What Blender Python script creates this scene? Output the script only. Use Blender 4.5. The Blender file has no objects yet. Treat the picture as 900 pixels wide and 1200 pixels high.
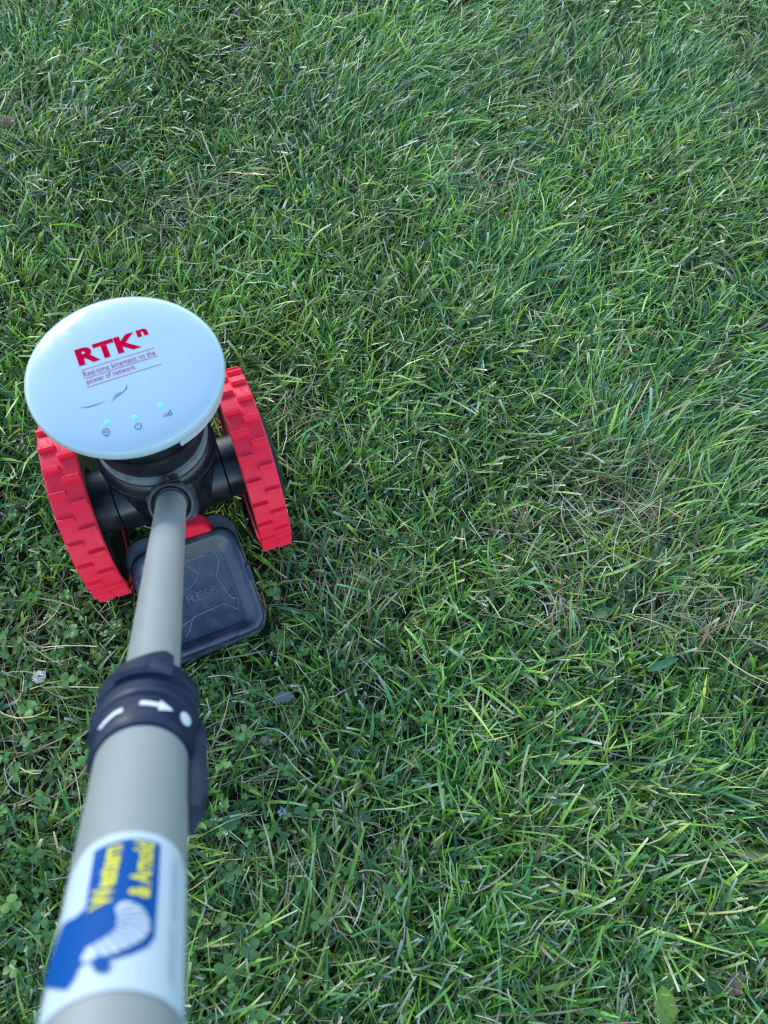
import bpy, bmesh, math, random
import numpy as np
from mathutils import Vector, Matrix

random.seed(7)
rng = np.random.default_rng(11)
S = bpy.context.scene
COL = S.collection

# ------------------------------------------------------------------ camera
PITCH, ROLL, CAM_H = math.radians(27.3411), math.radians(-5.6248), 0.8237
FPX = 902.0                                   # focal length in pixels of the 900x1200 photograph
fwd = np.array([0, math.sin(PITCH), -math.cos(PITCH)])
_r = np.array([1.0, 0, 0]); _d = np.cross(fwd, _r)
cr, sr = math.cos(ROLL), math.sin(ROLL)
RIGHT = cr * _r + sr * _d
DOWN = -sr * _r + cr * _d
CAMPOS = np.array([0, 0, CAM_H])
cam = bpy.data.cameras.new('camera')
cam_ob = bpy.data.objects.new('camera', cam); COL.objects.link(cam_ob)
mw = Matrix.Identity(4)
for i in range(3):
    mw[i][0], mw[i][1], mw[i][2], mw[i][3] = RIGHT[i], -DOWN[i], -fwd[i], CAMPOS[i]
cam_ob.matrix_world = mw
cam.sensor_fit = 'VERTICAL'; cam.sensor_height = 36.0; cam.sensor_width = 27.0
cam.lens = FPX / 1200 * 36.0
cam.clip_start = 0.01; cam.clip_end = 1000
cam.dof.use_dof = True; cam.dof.focus_distance = 0.92; cam.dof.aperture_fstop = 9.0
S.camera = cam_ob

# ------------------------------------------------------------------ light
SUN_AZ = math.atan2(0.72, -0.62)              # direction towards the light, world xy
SUN_EL = math.radians(20)
world = bpy.data.worlds.new('World'); S.world = world; world.use_nodes = True
wn = world.node_tree; wn.nodes.clear()
sky = wn.nodes.new('ShaderNodeTexSky'); sky.sky_type = 'NISHITA'; sky.sun_disc = False
sky.sun_elevation = SUN_EL; sky.sun_rotation = math.pi / 2 - SUN_AZ
sky.dust_density = 0.2; sky.air_density = 1.0; sky.ozone_density = 2.6
bg = wn.nodes.new('ShaderNodeBackground'); bg.inputs['Strength'].default_value = 0.15
wo = wn.nodes.new('ShaderNodeOutputWorld')
wn.links.new(sky.outputs[0], bg.inputs[0]); wn.links.new(bg.outputs[0], wo.inputs[0])
sun = bpy.data.lights.new('sun', 'SUN'); sun.energy = 0.5; sun.angle = math.radians(10); sun.color = (1, 0.98, 0.95)
sun_ob = bpy.data.objects.new('sun', sun); COL.objects.link(sun_ob)
sd = Vector((math.cos(SUN_AZ) * math.cos(SUN_EL), math.sin(SUN_AZ) * math.cos(SUN_EL), math.sin(SUN_EL)))
sun_ob.rotation_euler = sd.to_track_quat('Z', 'Y').to_euler()
sun_ob.location = sd * 20
S.view_settings.view_transform = 'Standard'; S.view_settings.look = 'None'
S.view_settings.gamma = 1.0; S.view_settings.use_curve_mapping = False
S.view_settings.exposure = 1.95
S.cycles.use_denoising = True; S.cycles.denoising_prefilter = 'NONE'; S.cycles.denoising_input_passes = 'RGB_ALBEDO_NORMAL'
S.cycles.filter_width = 1.1

# ------------------------------------------------------------------ pixel <-> place
def ray(u, v):
    return RIGHT * ((u - 450) / FPX) + DOWN * ((v - 600) / FPX) + fwd
def at_z(u, v, z=0.0):
    d = ray(u, v); return CAMPOS + d * ((z - CAM_H) / d[2])

# ------------------------------------------------------------------ helpers
def mat(name):
    m = bpy.data.materials.new(name); m.use_nodes = True
    nt = m.node_tree
    return m, nt, nt.nodes['Principled BSDF']
def N(nt, t, **kw):
    n = nt.nodes.new(t)
    for k, v in kw.items():
        if k in n.inputs: n.inputs[k].default_value = v
        else: setattr(n, k, v)
    return n
def ramp(nt, stops):
    r = nt.nodes.new('ShaderNodeValToRGB')
    while len(r.color_ramp.elements) < len(stops): r.color_ramp.elements.new(0.5)
    for e, (p, c) in zip(r.color_ramp.elements, stops):
        e.position = p; e.color = (*c, 1) if len(c) == 3 else c
    return r
def plastic(name, base, rough, dust=None, dust_amt=0.3, scale=60, bump=0.0, bump_scale=400, coat=0.0, spec=0.5, stretch=None, metallic=0.0):
    m, nt, b = mat(name)
    tc = N(nt, 'ShaderNodeTexCoord')
    src = tc.outputs['Object']
    if stretch:
        mp = N(nt, 'ShaderNodeMapping'); mp.inputs['Scale'].default_value = stretch
        nt.links.new(src, mp.inputs[0]); src2 = mp.outputs[0]
    else: src2 = src
    b.inputs['Base Color'].default_value = (*base, 1); b.inputs['Roughness'].default_value = rough
    b.inputs['Specular IOR Level'].default_value = spec; b.inputs['Metallic'].default_value = metallic
    b.inputs['Coat Weight'].default_value = coat; b.inputs['Coat Roughness'].default_value = 0.08
    n1 = N(nt, 'ShaderNodeTexNoise', Scale=scale, Detail=7.0, Roughness=0.62); nt.links.new(src2, n1.inputs['Vector'])
    if dust:
        r = ramp(nt, [(0.42, (0, 0, 0)), (0.72, (1, 1, 1))]); nt.links.new(n1.outputs[0], r.inputs[0])
        mu = N(nt, 'ShaderNodeMath', operation='MULTIPLY'); mu.inputs[1].default_value = dust_amt
        nt.links.new(r.outputs[0], mu.inputs[0])
        mx = N(nt, 'ShaderNodeMix', data_type='RGBA')
        mx.inputs[6].default_value = (*base, 1); mx.inputs[7].default_value = (*dust, 1)
        nt.links.new(mu.outputs[0], mx.inputs[0]); nt.links.new(mx.outputs[2], b.inputs['Base Color'])
        rr = N(nt, 'ShaderNodeMapRange'); rr.inputs[3].default_value = rough * 0.85; rr.inputs[4].default_value = min(1, rough + 0.25)
        nt.links.new(r.outputs[0], rr.inputs[0]); nt.links.new(rr.outputs[0], b.inputs['Roughness'])
    if bump:
        n2 = N(nt, 'ShaderNodeTexNoise', Scale=bump_scale, Detail=3.0); nt.links.new(src2, n2.inputs['Vector'])
        bp = N(nt, 'ShaderNodeBump', Strength=bump, Distance=0.001); nt.links.new(n2.outputs[0], bp.inputs['Height'])
        nt.links.new(bp.outputs[0], b.inputs['Normal'])
    return m

M = {}
M['white'] = plastic('white_plastic', (0.455, 0.545, 0.555), 0.09, dust=(0.42, 0.50, 0.51), dust_amt=0.3, scale=22, spec=0.5, coat=0.0)
M['red'] = plastic('red_printed_plastic', (0.95, 0.018, 0.045), 0.55, dust=(0.80, 0.03, 0.05), dust_amt=0.6, scale=45, spec=0.3, bump=0.25, bump_scale=160, stretch=(9, 1, 1))
M['black'] = plastic('black_pipe_plastic', (0.010, 0.012, 0.017), 0.30, dust=(0.075, 0.072, 0.07), dust_amt=0.28, scale=42, bump=0.1, bump_scale=500)
M['rubber'] = plastic('black_rubber', (0.008, 0.010, 0.016), 0.38, dust=(0.03, 0.032, 0.04), dust_amt=0.4, scale=60, bump=0.1, bump_scale=600)
M['hub'] = plastic('black_hub_plastic', (0.008, 0.008, 0.009), 0.45, dust=(0.03, 0.028, 0.025), dust_amt=0.5, scale=60)
M['seal'] = plastic('grey_seal', (0.22, 0.22, 0.21), 0.5, dust=(0.07, 0.065, 0.06), dust_amt=0.9, scale=70)
M['socket'] = plastic('dusty_grey_socket', (0.045, 0.05, 0.055), 0.42, dust=(0.15, 0.145, 0.13), dust_amt=0.5, scale=80, bump=0.15, bump_scale=500)
M['box'] = plastic('smoky_box_plastic', (0.022, 0.031, 0.050), 0.24, dust=(0.11, 0.12, 0.13), dust_amt=0.4, scale=55, bump=0.12, bump_scale=350)
M['boxbase'] = plastic('grey_box_base', (0.075, 0.085, 0.10), 0.36, dust=(0.26, 0.25, 0.22), dust_amt=0.6, scale=60, bump=0.2, bump_scale=300)
M['scuff'] = plastic('scuffed_edge', (0.16, 0.18, 0.21), 0.5, dust=(0.05, 0.06, 0.08), dust_amt=0.9, scale=140)
M['emboss'] = plastic('embossed_letters', (0.085, 0.10, 0.13), 0.35, dust=(0.035, 0.045, 0.065), dust_amt=0.9, scale=160)
M['pole'] = plastic('grey_satin_pole', (0.245, 0.26, 0.245), 0.42, dust=(0.225, 0.24, 0.225), dust_amt=0.5, scale=25, stretch=(1, 1, .25), bump=0.03, bump_scale=300)
M['clamp'] = plastic('dark_clamp_plastic', (0.005, 0.011, 0.036), 0.42, dust=(0.013, 0.024, 0.055), dust_amt=0.5, spec=0.3, scale=70, bump=0.1, bump_scale=500)
M['mark'] = plastic('white_print', (0.62, 0.65, 0.68), 0.5)
M['sticker'] = plastic('sticker_white', (0.46, 0.52, 0.54), 0.4, spec=0.2)
M['sblue'] = plastic('sticker_blue', (0.001, 0.062, 0.24), 0.5, spec=0.1)
M['syellow'] = plastic('sticker_yellow', (0.62, 0.56, 0.05), 0.4, spec=0.2)
M['sgrey'] = plastic('sticker_grey_print', (0.38, 0.41, 0.48), 0.4)
M['ink_red'] = plastic('red_ink', (0.60, 0.003, 0.028), 0.85, spec=0.0)
M['ink_pink'] = plastic('thin_red_ink', (0.46, 0.05, 0.11), 0.4, spec=0.2)
M['ink_dark'] = plastic('dark_ink', (0.07, 0.09, 0.11), 0.4)
M['scratch'] = plastic('scratch_grey', (0.46, 0.50, 0.54), 0.5)
m, nt, b = mat('green_led'); b.inputs['Base Color'].default_value = (0.01, 0.3, 0.08, 1)
b.inputs['Emission Color'].default_value = (0.01, 1.0, 0.32, 1); b.inputs['Emission Strength'].default_value = 0.75; M['led'] = m

def obj(name, me, material, parent=None, smooth=None):
    if isinstance(me, bmesh.types.BMesh):
        bm = me; me = bpy.data.meshes.new(name); bm.to_mesh(me); bm.free()
    o = bpy.data.objects.new(name, me); COL.objects.link(o)
    if material is not None and not me.materials: me.materials.append(material)
    if parent is not None: o.parent = parent
    if smooth is not None:
        ang = math.radians(smooth)
        me.polygons.foreach_set('use_smooth', [True] * len(me.polygons))
        bm = bmesh.new(); bm.from_mesh(me)
        for e in bm.edges:
            if len(e.link_faces) == 2: e.smooth = e.calc_face_angle(0) < ang
        bm.to_mesh(me); bm.free()
    return o
def tag(o, label=None, cat=None, group=None, kind=None):
    if label: o['label'] = label
    if cat: o['category'] = cat
    if group: o['group'] = group
    if kind: o['kind'] = kind
    return o

def lathe(profile, seg=64, axis='Z', cap=True, a0=0.0, a1=2 * math.pi):
    """profile = [(radius, height)...]; closed at the ends where cap is set."""
    bm = bmesh.new(); full = abs(a1 - a0 - 2 * math.pi) < 1e-6
    n = seg if full else seg + 1
    rows = []
    for (r, h) in profile:
        row = []
        for k in range(n):
            a = a0 + (a1 - a0) * k / seg
            p = (r * math.cos(a), r * math.sin(a), h)
            if axis == 'X': p = (p[2], p[0], p[1])
            row.append(bm.verts.new(p))
        rows.append(row)
    for i in range(len(rows) - 1):
        for k in range(seg if full else seg):
            k2 = (k + 1) % n
            bm.faces.new((rows[i][k], rows[i][k2], rows[i + 1][k2], rows[i + 1][k]))
    if cap and full:
        if profile[0][0] > 1e-6: bm.faces.new(list(reversed(rows[0])))
        if profile[-1][0] > 1e-6: bm.faces.new(rows[-1])
    bmesh.ops.remove_doubles(bm, verts=bm.verts, dist=1e-7)
    bmesh.ops.recalc_face_normals(bm, faces=bm.faces)
    return bm
def rounded_rect(w, h, r, n=8):
    pts = []
    for cx, cy, a in ((w/2-r, h/2-r, 0), (-w/2+r, h/2-r, 90), (-w/2+r, -h/2+r, 180), (w/2-r, -h/2+r, 270)):
        for k in range(n + 1):
            t = math.radians(a + 90 * k / n); pts.append((cx + r * math.cos(t), cy + r * math.sin(t)))
    return pts
def loft(loops, cap0=True, cap1=True):
    bm = bmesh.new(); rows = [[bm.verts.new(p) for p in L] for L in loops]; n = len(rows[0])
    for i in range(len(rows) - 1):
        for k in range(n):
            bm.faces.new((rows[i][k], rows[i][(k+1) % n], rows[i+1][(k+1) % n], rows[i+1][k]))
    if cap0: bm.faces.new(list(reversed(rows[0])))
    if cap1: bm.faces.new(rows[-1])
    bmesh.ops.recalc_face_normals(bm, faces=bm.faces)
    return bm
def text_bm(body, x0, x1, y0, y1, bold=0.0, shear=0.0, spacing=1.0):
    """flat lettering scaled into the box x0..x1, y0..y1"""
    cu = bpy.data.curves.new('lettering', 'FONT'); cu.body = body; cu.offset = bold; cu.shear = shear; cu.space_character = spacing; cu.resolution_u = 4
    o = bpy.data.objects.new('lettering', cu); COL.objects.link(o)
    dg = bpy.context.evaluated_depsgraph_get(); dg.update()
    me = bpy.data.meshes.new_from_object(o.evaluated_get(dg))
    bpy.data.objects.remove(o); bpy.data.curves.remove(cu)
    bm = bmesh.new(); bm.from_mesh(me); bpy.data.meshes.remove(me)
    xs = [v.co.x for v in bm.verts]; ys = [v.co.y for v in bm.verts]
    ax_, bx_, ay_, by_ = min(xs), max(xs), min(ys), max(ys)
    for v in bm.verts:
        v.co.x = x0 + (v.co.x - ax_) / (bx_ - ax_) * (x1 - x0)
        v.co.y = y0 + (v.co.y - ay_) / (by_ - ay_) * (y1 - y0); v.co.z = 0
    return bm
def ribbon_bm(pts, w):
    """flat ribbon through 2-D points"""
    bm = bmesh.new(); L = []; n = len(pts)
    ws = w if isinstance(w, (list, tuple)) else [w] * n
    for i, p in enumerate(pts):
        a = pts[max(0, i-1)]; c = pts[min(n-1, i+1)]
        t = Vector((c[0]-a[0], c[1]-a[1])); t.normalize(); nn = Vector((-t.y, t.x)) * ws[i] / 2
        L.append((bm.verts.new((p[0]+nn.x, p[1]+nn.y, 0)), bm.verts.new((p[0]-nn.x, p[1]-nn.y, 0))))
    for a, c in zip(L, L[1:]): bm.faces.new((a[1], c[1], c[0], a[0]))
    return bm
def join_bm(*bms):
    out = bmesh.new()
    for bm in bms:
        me = bpy.data.meshes.new('tmp'); bm.to_mesh(me); bm.free(); out.from_mesh(me); bpy.data.meshes.remove(me)
    return out
def poly_bm(pts):
    bm = bmesh.new(); f = bm.faces.new([bm.verts.new((*p, 0)) for p in pts])
    bmesh.ops.triangulate(bm, faces=[f]); return bm
def slice_bm(bm, step, axis):
    """cut flat print every `step` so that it can follow a curved surface"""
    vals = [v.co[axis] for v in bm.verts]
    k = math.floor(min(vals) / step)
    while k * step < max(vals):
        no = [0, 0, 0]; no[axis] = 1; co = [0, 0, 0]; co[axis] = k * step
        bmesh.ops.bisect_plane(bm, geom=bm.verts[:] + bm.edges[:] + bm.faces[:], plane_co=co, plane_no=no, dist=1e-7)
        k += 1
    return bm

# ------------------------------------------------------------------ the ground
m, nt, b = mat('soil_and_turf')
tc = N(nt, 'ShaderNodeTexCoord')
n1 = N(nt, 'ShaderNodeTexNoise', Scale=180.0, Detail=6.0); nt.links.new(tc.outputs['Object'], n1.inputs['Vector'])
r1 = ramp(nt, [(0.35, (0.018, 0.013, 0.008)), (0.55, (0.045, 0.034, 0.02)), (0.75, (0.10, 0.078, 0.045))]); nt.links.new(n1.outputs[0], r1.inputs[0])
n2 = N(nt, 'ShaderNodeTexNoise', Scale=28.0, Detail=5.0); nt.links.new(tc.outputs['Object'], n2.inputs['Vector'])
r2 = ramp(nt, [(0.45, (0, 0, 0)), (0.6, (1, 1, 1))]); nt.links.new(n2.outputs[0], r2.inputs[0])
mx = N(nt, 'ShaderNodeMix', data_type='RGBA'); nt.links.new(r2.outputs[0], mx.inputs[0]); nt.links.new(r1.outputs[0], mx.inputs[6])
mx.inputs[7].default_value = (0.028, 0.05, 0.014, 1); nt.links.new(mx.outputs[2], b.inputs['Base Color'])
b.inputs['Roughness'].default_value = 0.95
bp = N(nt, 'ShaderNodeBump', Strength=0.8, Distance=0.004); nt.links.new(n1.outputs[0], bp.inputs['Height']); nt.links.new(bp.outputs[0], b.inputs['Normal'])
bm = bmesh.new()
for q in [(-300, -300), (300, -300), (300, 300), (-300, 300)]: bm.verts.new((*q, 0))
bm.faces.new(bm.verts[:])
tag(obj('ground', bm, m), kind='structure')

# ------------------------------------------------------------------ the trolley (local x = axle, y = rolling direction, z = up)
TX, TY, YAW = -0.2294, 0.3854, math.radians(25.4366)
R, GAUGE, WW = 0.0975, 0.1749, 0.033
ax = np.array([math.cos(YAW), math.sin(YAW), 0]); rl = np.array([-math.sin(YAW), math.cos(YAW), 0])
BASE = np.array([TX, TY, 0])
def loc(P): q = np.asarray(P) - BASE; return np.array([q @ ax, q @ rl, q[2]])
trolley = bpy.data.objects.new('survey_trolley', None); COL.objects.link(trolley)
trolley.location = BASE; trolley.rotation_euler = (0, 0, YAW); trolley.empty_display_size = 0.1
tag(trolley, 'two wheeled survey trolley with red tyres, white round receiver and long grey push pole', 'trolley')

# wheels: black dished disc, red printed tyre, two staggered rows of lugs, end cap
RT = R - 0.0022
wheel_me = tyre_me = lug_me = cap_me = None
def make_wheel(sx):
    global wheel_me, tyre_me, lug_me, cap_me
    h = WW / 2
    if wheel_me is None:
        wheel_bm = lathe([(0.0, -h + .012), (0.036, -h + .012), (0.040, -h + .006), (0.060, -h + .004), (0.074, -h + .003), (0.085, -h + .0025), (RT - .004, -h + .002),
                          (RT - .004, h - .002), (0.085, h - .0025), (0.06, h - .004), (0.0, h - .004)], 72, 'X')
        o = obj('wheel', wheel_bm, M['hub'], trolley, 35); wheel_me = o.data
        tb = lathe([(RT - .0065, -h), (RT - .0012, -h), (RT, -h + .0012), (RT, h - .0012), (RT - .0012, h), (RT - .0065, h), (RT - .0065, -h)], 120, 'X', cap=False)
        ty = obj('tyre', tb, M['red'], o, 35); tyre_me = ty.data
        lb = bmesh.new()                      # one lug: a bar with a sloped back
        L, T, HT = WW * 0.47, 0.0060, 0.0047
        prof = [(-T * .5, -0.0012), (T * .5, -0.0012), (T * .42, HT), (-T * .30, HT)]
        A = [lb.verts.new((-L / 2, y, z)) for y, z in prof]; B = [lb.verts.new((L / 2, y, z)) for y, z in prof]
        for k in range(4): lb.faces.new((A[k], A[(k+1) % 4], B[(k+1) % 4], B[k]))
        lb.faces.new(list(reversed(A))); lb.faces.new(B); bmesh.ops.recalc_face_normals(lb, faces=lb.faces)
        bmesh.ops.bevel(lb, geom=lb.edges[:], offset=0.0004, segments=1, affect='EDGES')
        lug_me = bpy.data.meshes.new('lug'); lb.to_mesh(lug_me); lb.free(); lug_me.materials.append(M['red'])
        cb = lathe([(0.0, .014), (0.030, .0138), (0.046, .012), (0.054, .009), (0.0575, .005), (0.0585, -.008), (0.0, -.008)], 64, 'X')
        bmesh.ops.rotate(cb, verts=cb.verts, matrix=Matrix.Identity(3))
        cap_me = bpy.data.meshes.new('end_cap'); cb.to_mesh(cap_me); cb.free(); cap_me.materials.append(M['rubber'])
        cap_me.polygons.foreach_set('use_smooth', [True] * len(cap_me.polygons))
    else:
        o = obj('wheel', wheel_me, None, trolley); ty = obj('tyre', tyre_me, None, o)
    o.location = (sx * GAUGE / 2, 0, R)
    if sx < 0: o.rotation_euler = (0, 0, math.pi)
    n = 24; ph = 0.02 if sx > 0 else 0.1
    for row in (0, 1):
        for k in range(n):
            a = 2 * math.pi * (k + 0.5 * row + ph) / n
            lo = obj('lug', lug_me, None, o)
            lo.location = ((-1, 1)[row] * WW * 0.245, -RT * math.sin(a), RT * math.cos(a)); lo.rotation_euler = (a, 0, 0)
    if sx > 0:
        c = obj('end_cap', cap_me, None, o); c.location = (h - .004, 0, 0)
    return o
make_wheel(1); make_wheel(-1)

# tee of black drain pipe
axl = lathe([(0.033, -GAUGE/2 - .004), (0.033, -0.058), (0.0355, -0.056), (0.0355, 0.056), (0.033, 0.058), (0.033, GAUGE/2 + .004)], 56, 'X')
for v in axl.verts: v.co.z += R
obj('axle_pipe', axl, M['black'], trolley, 40)
tee = lathe([(0.046, R - .012), (0.050, R), (0.050, .145), (0.0520, .150), (0.0555, .154), (0.0565, .160), (0.0565, .176), (0.0558, .181), (0.053, .184), (0.046, .184), (0.046, R)], 72)
tee_o = obj('tee_socket', tee, M['black'], trolley, 40)
obj('seal_ring', lathe([(0.0475, .183), (0.0522, .1845), (0.0530, .1885), (0.0520, .192), (0.0475, .1935), (0.0475, .183)], 72, cap=False), M['seal'], tee_o, 40)
# cable tie head on the seal, a crumpled little clasp
tie = bmesh.new()
for (cx, cz, sx_, sz, sy, rot) in ((0.0, .190, .015, .007, .006, .1), (-.004, .1955, .006, .006, .004, .6), (.0045, .195, .004, .007, .003, -.5), (.001, .186, .009, .003, .008, 0)):
    g = bmesh.ops.create_cube(tie, size=1.0)
    for v in g['verts']:
        p = Vector((v.co.x * sx_, v.co.y * sy, v.co.z * sz)); p.rotate(Matrix.Rotation(rot, 3, 'Y')); v.co = p + Vector((cx + .006, -.0545, cz))
bmesh.ops.bevel(tie, geom=tie.edges[:], offset=0.0006, segments=1, affect='EDGES')
obj('tie_clasp', tie, M['hub'], tee_o)
strap = lathe([(0.0567, .1615), (0.0578, .162), (0.0578, .168), (0.0567, .1685), (0.0567, .1615)], 72, cap=False)
obj('strap_band', strap, M['rubber'], tee_o, 40)

# ---- receiver
RD, ZC, HD = 0.0831, 0.2860, 0.0140
def zdome(x, y):
    q = min(0.999, math.hypot(x, y) / RD); return ZC + HD * (1 - q ** 3) ** (1 / 3)
prof = [(0.0, ZC + HD)]
for k in range(1, 46):
    q = math.sin(k / 46 * math.pi / 2) ** 0.8
    prof.append((RD * q, ZC + HD * (1 - q ** 3) ** (1 / 3)))
prof += [(RD, ZC), (RD - .0003, ZC - .003), (RD - .0016, ZC - .0058), (RD - .0045, ZC - .0075), (0.060, ZC - .0085), (0.0, ZC - .0085)]
recv = obj('receiver', lathe(prof, 128), M['white'], trolley, 50)
base = lathe([(0.0, .150), (0.0455, .150), (0.0455, .190), (0.0490, .194), (0.0515, .200), (0.0530, .212), (0.0540, .235), (0.0580, .243), (0.0600, .250), (0.0620, .270), (0.0640, ZC - .008), (0.0, ZC - .008)], 96)
obj('receiver_base', base, M['rubber'], recv, 40)
obj('groove_ring', lathe([(0.0545, .222), (0.0565, .2225), (0.0565, .2275), (0.0545, .228), (0.0545, .222)], 96, cap=False), M['hub'], recv, 40)
# the white shell reaches lower along part of its rim
tab = lathe([(RD - .0040, ZC - .0065), (RD - .0012, ZC - .0050), (RD - .0024, ZC - .0135), (RD - .0050, ZC - .0135), (RD - .0040, ZC - .0065)], 40, a0=math.radians(-71), a1=math.radians(18), cap=False)
obj('rim_lip', tab, M['white'], recv)

def on_dome(bm, lift=0.0003, rot=4.2, piv=(-0.0337, 0.008)):
    c, s = math.cos(math.radians(rot)), math.sin(math.radians(rot))
    for v in bm.verts:
        dx, dy = v.co.x - piv[0], v.co.y - piv[1]
        x, y = piv[0] + c * dx - s * dy, piv[1] + s * dx + c * dy
        v.co = (x, y, zdome(x, y) + lift)
    return bm
def print_on_dome(name, bm, m, lift=0.00025, rot=4.2, piv=(-0.0337, 0.008)):
    slice_bm(bm, 0.005, 0); slice_bm(bm, 0.005, 1)
    return obj(name, on_dome(bm, lift, rot, piv), m, recv)
print_on_dome('lettering', text_bm('RTK', -.0337, .0190, .0085, .0268, bold=0.045, spacing=1.03), M['ink_red'])
print_on_dome('lettering', text_bm('n', .0190, .0283, .0195, .0275, bold=0.05), M['ink_red'])
print_on_dome('lettering', text_bm('Real-time kinematic to the', -.0330, .0275, -.0040, .0017), M['ink_pink'])
print_on_dome('lettering', text_bm('power of network', -.0325, .0080, -.0137, -.0068), M['ink_pink'])
for y, x1 in ((.0035, .028), (-.0057, .0287), (-.0151, .0290)):
    print_on_dome('printed_rule', ribbon_bm([(-.0337, y), (x1, y)], .0005), M['ink_pink'])
for (x, y) in ((-.0237, -.0518), (-.0018, -.0549), (.0201, -.0500)):
    dbm = lathe([(0.0, .0007), (0.0011, .0005), (0.0014, 0.0), (0.0, -.0005)], 20)
    for v in dbm.verts: v.co += Vector((x, y, zdome(x, y) + .0001))
    obj('led', dbm, M['led'], recv)
def arc(cx, cy, r, a, e, n=20): return [(cx + r * math.cos(math.radians(a + (e-a) * k / n)), cy + r * math.sin(math.radians(a + (e-a) * k / n))) for k in range(n + 1)]
px, py = -.0263, -.0605
pin = join_bm(ribbon_bm([(px, py - .0042)] + arc(px, py, .0027, -40 + 0, 220) + [(px, py - .0042)], .0006), ribbon_bm(arc(px, py, .0008, 0, 360, 10), .0005))
print_on_dome('pin_icon', pin, M['ink_dark'], rot=0)
px, py = -.0012, -.0637
print_on_dome('power_icon', join_bm(ribbon_bm(arc(px, py, .0026, 125, 415), .0006), ribbon_bm([(px, py + .0004), (px, py + .0032)], .0006)), M['ink_dark'], rot=0)
px, py = .0238, -.0600
print_on_dome('signal_icon', join_bm(*[ribbon_bm([(px - .003 + k * .0019, py - .0016), (px - .003 + k * .0019, py + k * .0013)], .0008) for k in range(4)]), M['ink_dark'], rot=0)
print_on_dome('pen_scratch', ribbon_bm([(-.0404, -.0325), (-.034, -.0340), (-.028, -.0338), (-.0215, -.0330)], [.0003, .0008, .0007, .0003]), M['ink_dark'], rot=0)
print_on_dome('pen_scratch', ribbon_bm([(-.0161, -.0345), (-.011, -.0313), (-.006, -.0290), (-.002, -.0260), (-.0010, -.0225)], [.0003, .0008, .0006, .0009, .0003]), M['ink_dark'], rot=0)
print_on_dome('pen_scratch', ribbon_bm([(-.0140, -.0315), (-.0105, -.0290), (-.0068, -.0285)], [.0003, .0006, .0003]), M['ink_dark'], rot=0)
for (x, y, dx, dy) in ((.036, .030, .004, -.010), (.040, .031, .003, -.009), (.0435, .029, .003, -.008), (.047, .030, .001, -.007), (.033, .012, .0015, .001), (.0335, .016, -.002, .006), (-.055, .01, .006, .002), (.055, -.02, .003, .006)):
    print_on_dome('scuff', ribbon_bm([(x, y), (x + dx * .5 + .0004, y + dy * .5), (x + dx, y + dy)], [.0002, .0005, .0002]), M['scratch'], rot=0)

# ---- pole: axis from the joint on the tee up and back to the hand
P0 = CAMPOS + ray(201, 588) * .73
P1 = CAMPOS + ray(133, 1190) * .206
PD = (P1 - P0) / np.linalg.norm(P1 - P0)
pole_frame = Matrix.Identity(4)
zl = Vector((PD @ ax, PD @ rl, PD[2]))
mid = P0 + PD * .5
tocam = CAMPOS - mid; tocam = tocam - PD * (tocam @ PD)
xl = Vector((tocam @ ax, tocam @ rl, tocam[2])).normalized()        # angle 0 of the tube
yl = zl.cross(xl)
lp0 = loc(P0)
for i in range(3):
    pole_frame[i][0], pole_frame[i][1], pole_frame[i][2], pole_frame[i][3] = xl[i], yl[i], zl[i], lp0[i]
Xw = tocam / np.linalg.norm(tocam); Yw = np.cross(PD, Xw)
def on_tube(u, v, r):
    """(angle, distance along the pole) of the tube surface point seen at pixel u, v"""
    d = ray(u, v); o_ = CAMPOS - P0
    a1, b1 = o_ @ Xw, o_ @ Yw; a2, b2 = d @ Xw, d @ Yw
    A = a2*a2 + b2*b2; B = a1*a2 + b1*b2; C = a1*a1 + b1*b1 - r*r
    D = max(0.0, B*B - A*C); t = (-B - math.sqrt(D)) / A
    P = o_ + d * t
    return math.atan2(P @ Yw, P @ Xw), float(P @ PD)
def polepart(name, bm, m, parent=None, smooth=40):
    o = obj(name, bm, m, parent or trolley, smooth)
    if parent is None: o.matrix_local = pole_frame
    return o
R1, R2 = .0138, .0188
socket = polepart('pole_socket', lathe([(0.0, -.075), (0.0200, -.075), (0.0192, -.018), (0.0192, -.004), (0.0208, -.002), (0.0212, .002), (0.0210, .010), (0.0204, .012), (0.0186, .0122), (0.0180, .010), (0.0174, .004), (R1 + .0006, .002), (R1 + .0006, -.01)], 56, cap=False), M['socket'])
obj('socket_collar', lathe([(0.0192, -.040), (0.0222, -.039), (0.0226, -.036), (0.0226, -.024), (0.0220, -.021), (0.0192, -.020), (0.0192, -.040)], 56, cap=False), M['socket'], socket, 40)
obj('joint_gasket', lathe([(R1 + .0001, .002), (R1 + .0016, .0030), (R1 + .0014, .0060), (R1 + .0001, .0068), (R1 + .0001, .002)], 48, cap=False), M['seal'], socket, 40)
# saddle that carries the socket on the tee
sb = loft([[(x, y - .052, z) for x, z, y in [(p[0], p[1] + .150, 0) for p in rounded_rect(.046, .050, .010, 5)]],
           [(p[0] * .93, -.064 , p[1] * .9 + .152) for p in rounded_rect(.046, .050, .010, 5)],
           [(p[0] * .80, -.071, p[1] * .75 + .155) for p in rounded_rect(.046, .050, .010, 5)]])
obj('socket_saddle', sb, M['socket'], trolley, 35)
tube = polepart('inner_tube', lathe([(0.0, -.03), (R1, -.03), (R1, .45), (0.0, .45)], 64), M['pole'])
sleeve = polepart('outer_tube', lathe([(R1 + .0004, .385), (R2, .385), (R2, .79), (R2 - .001, .791), (0.0, .791)], 96, cap=False), M['pole'])

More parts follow.
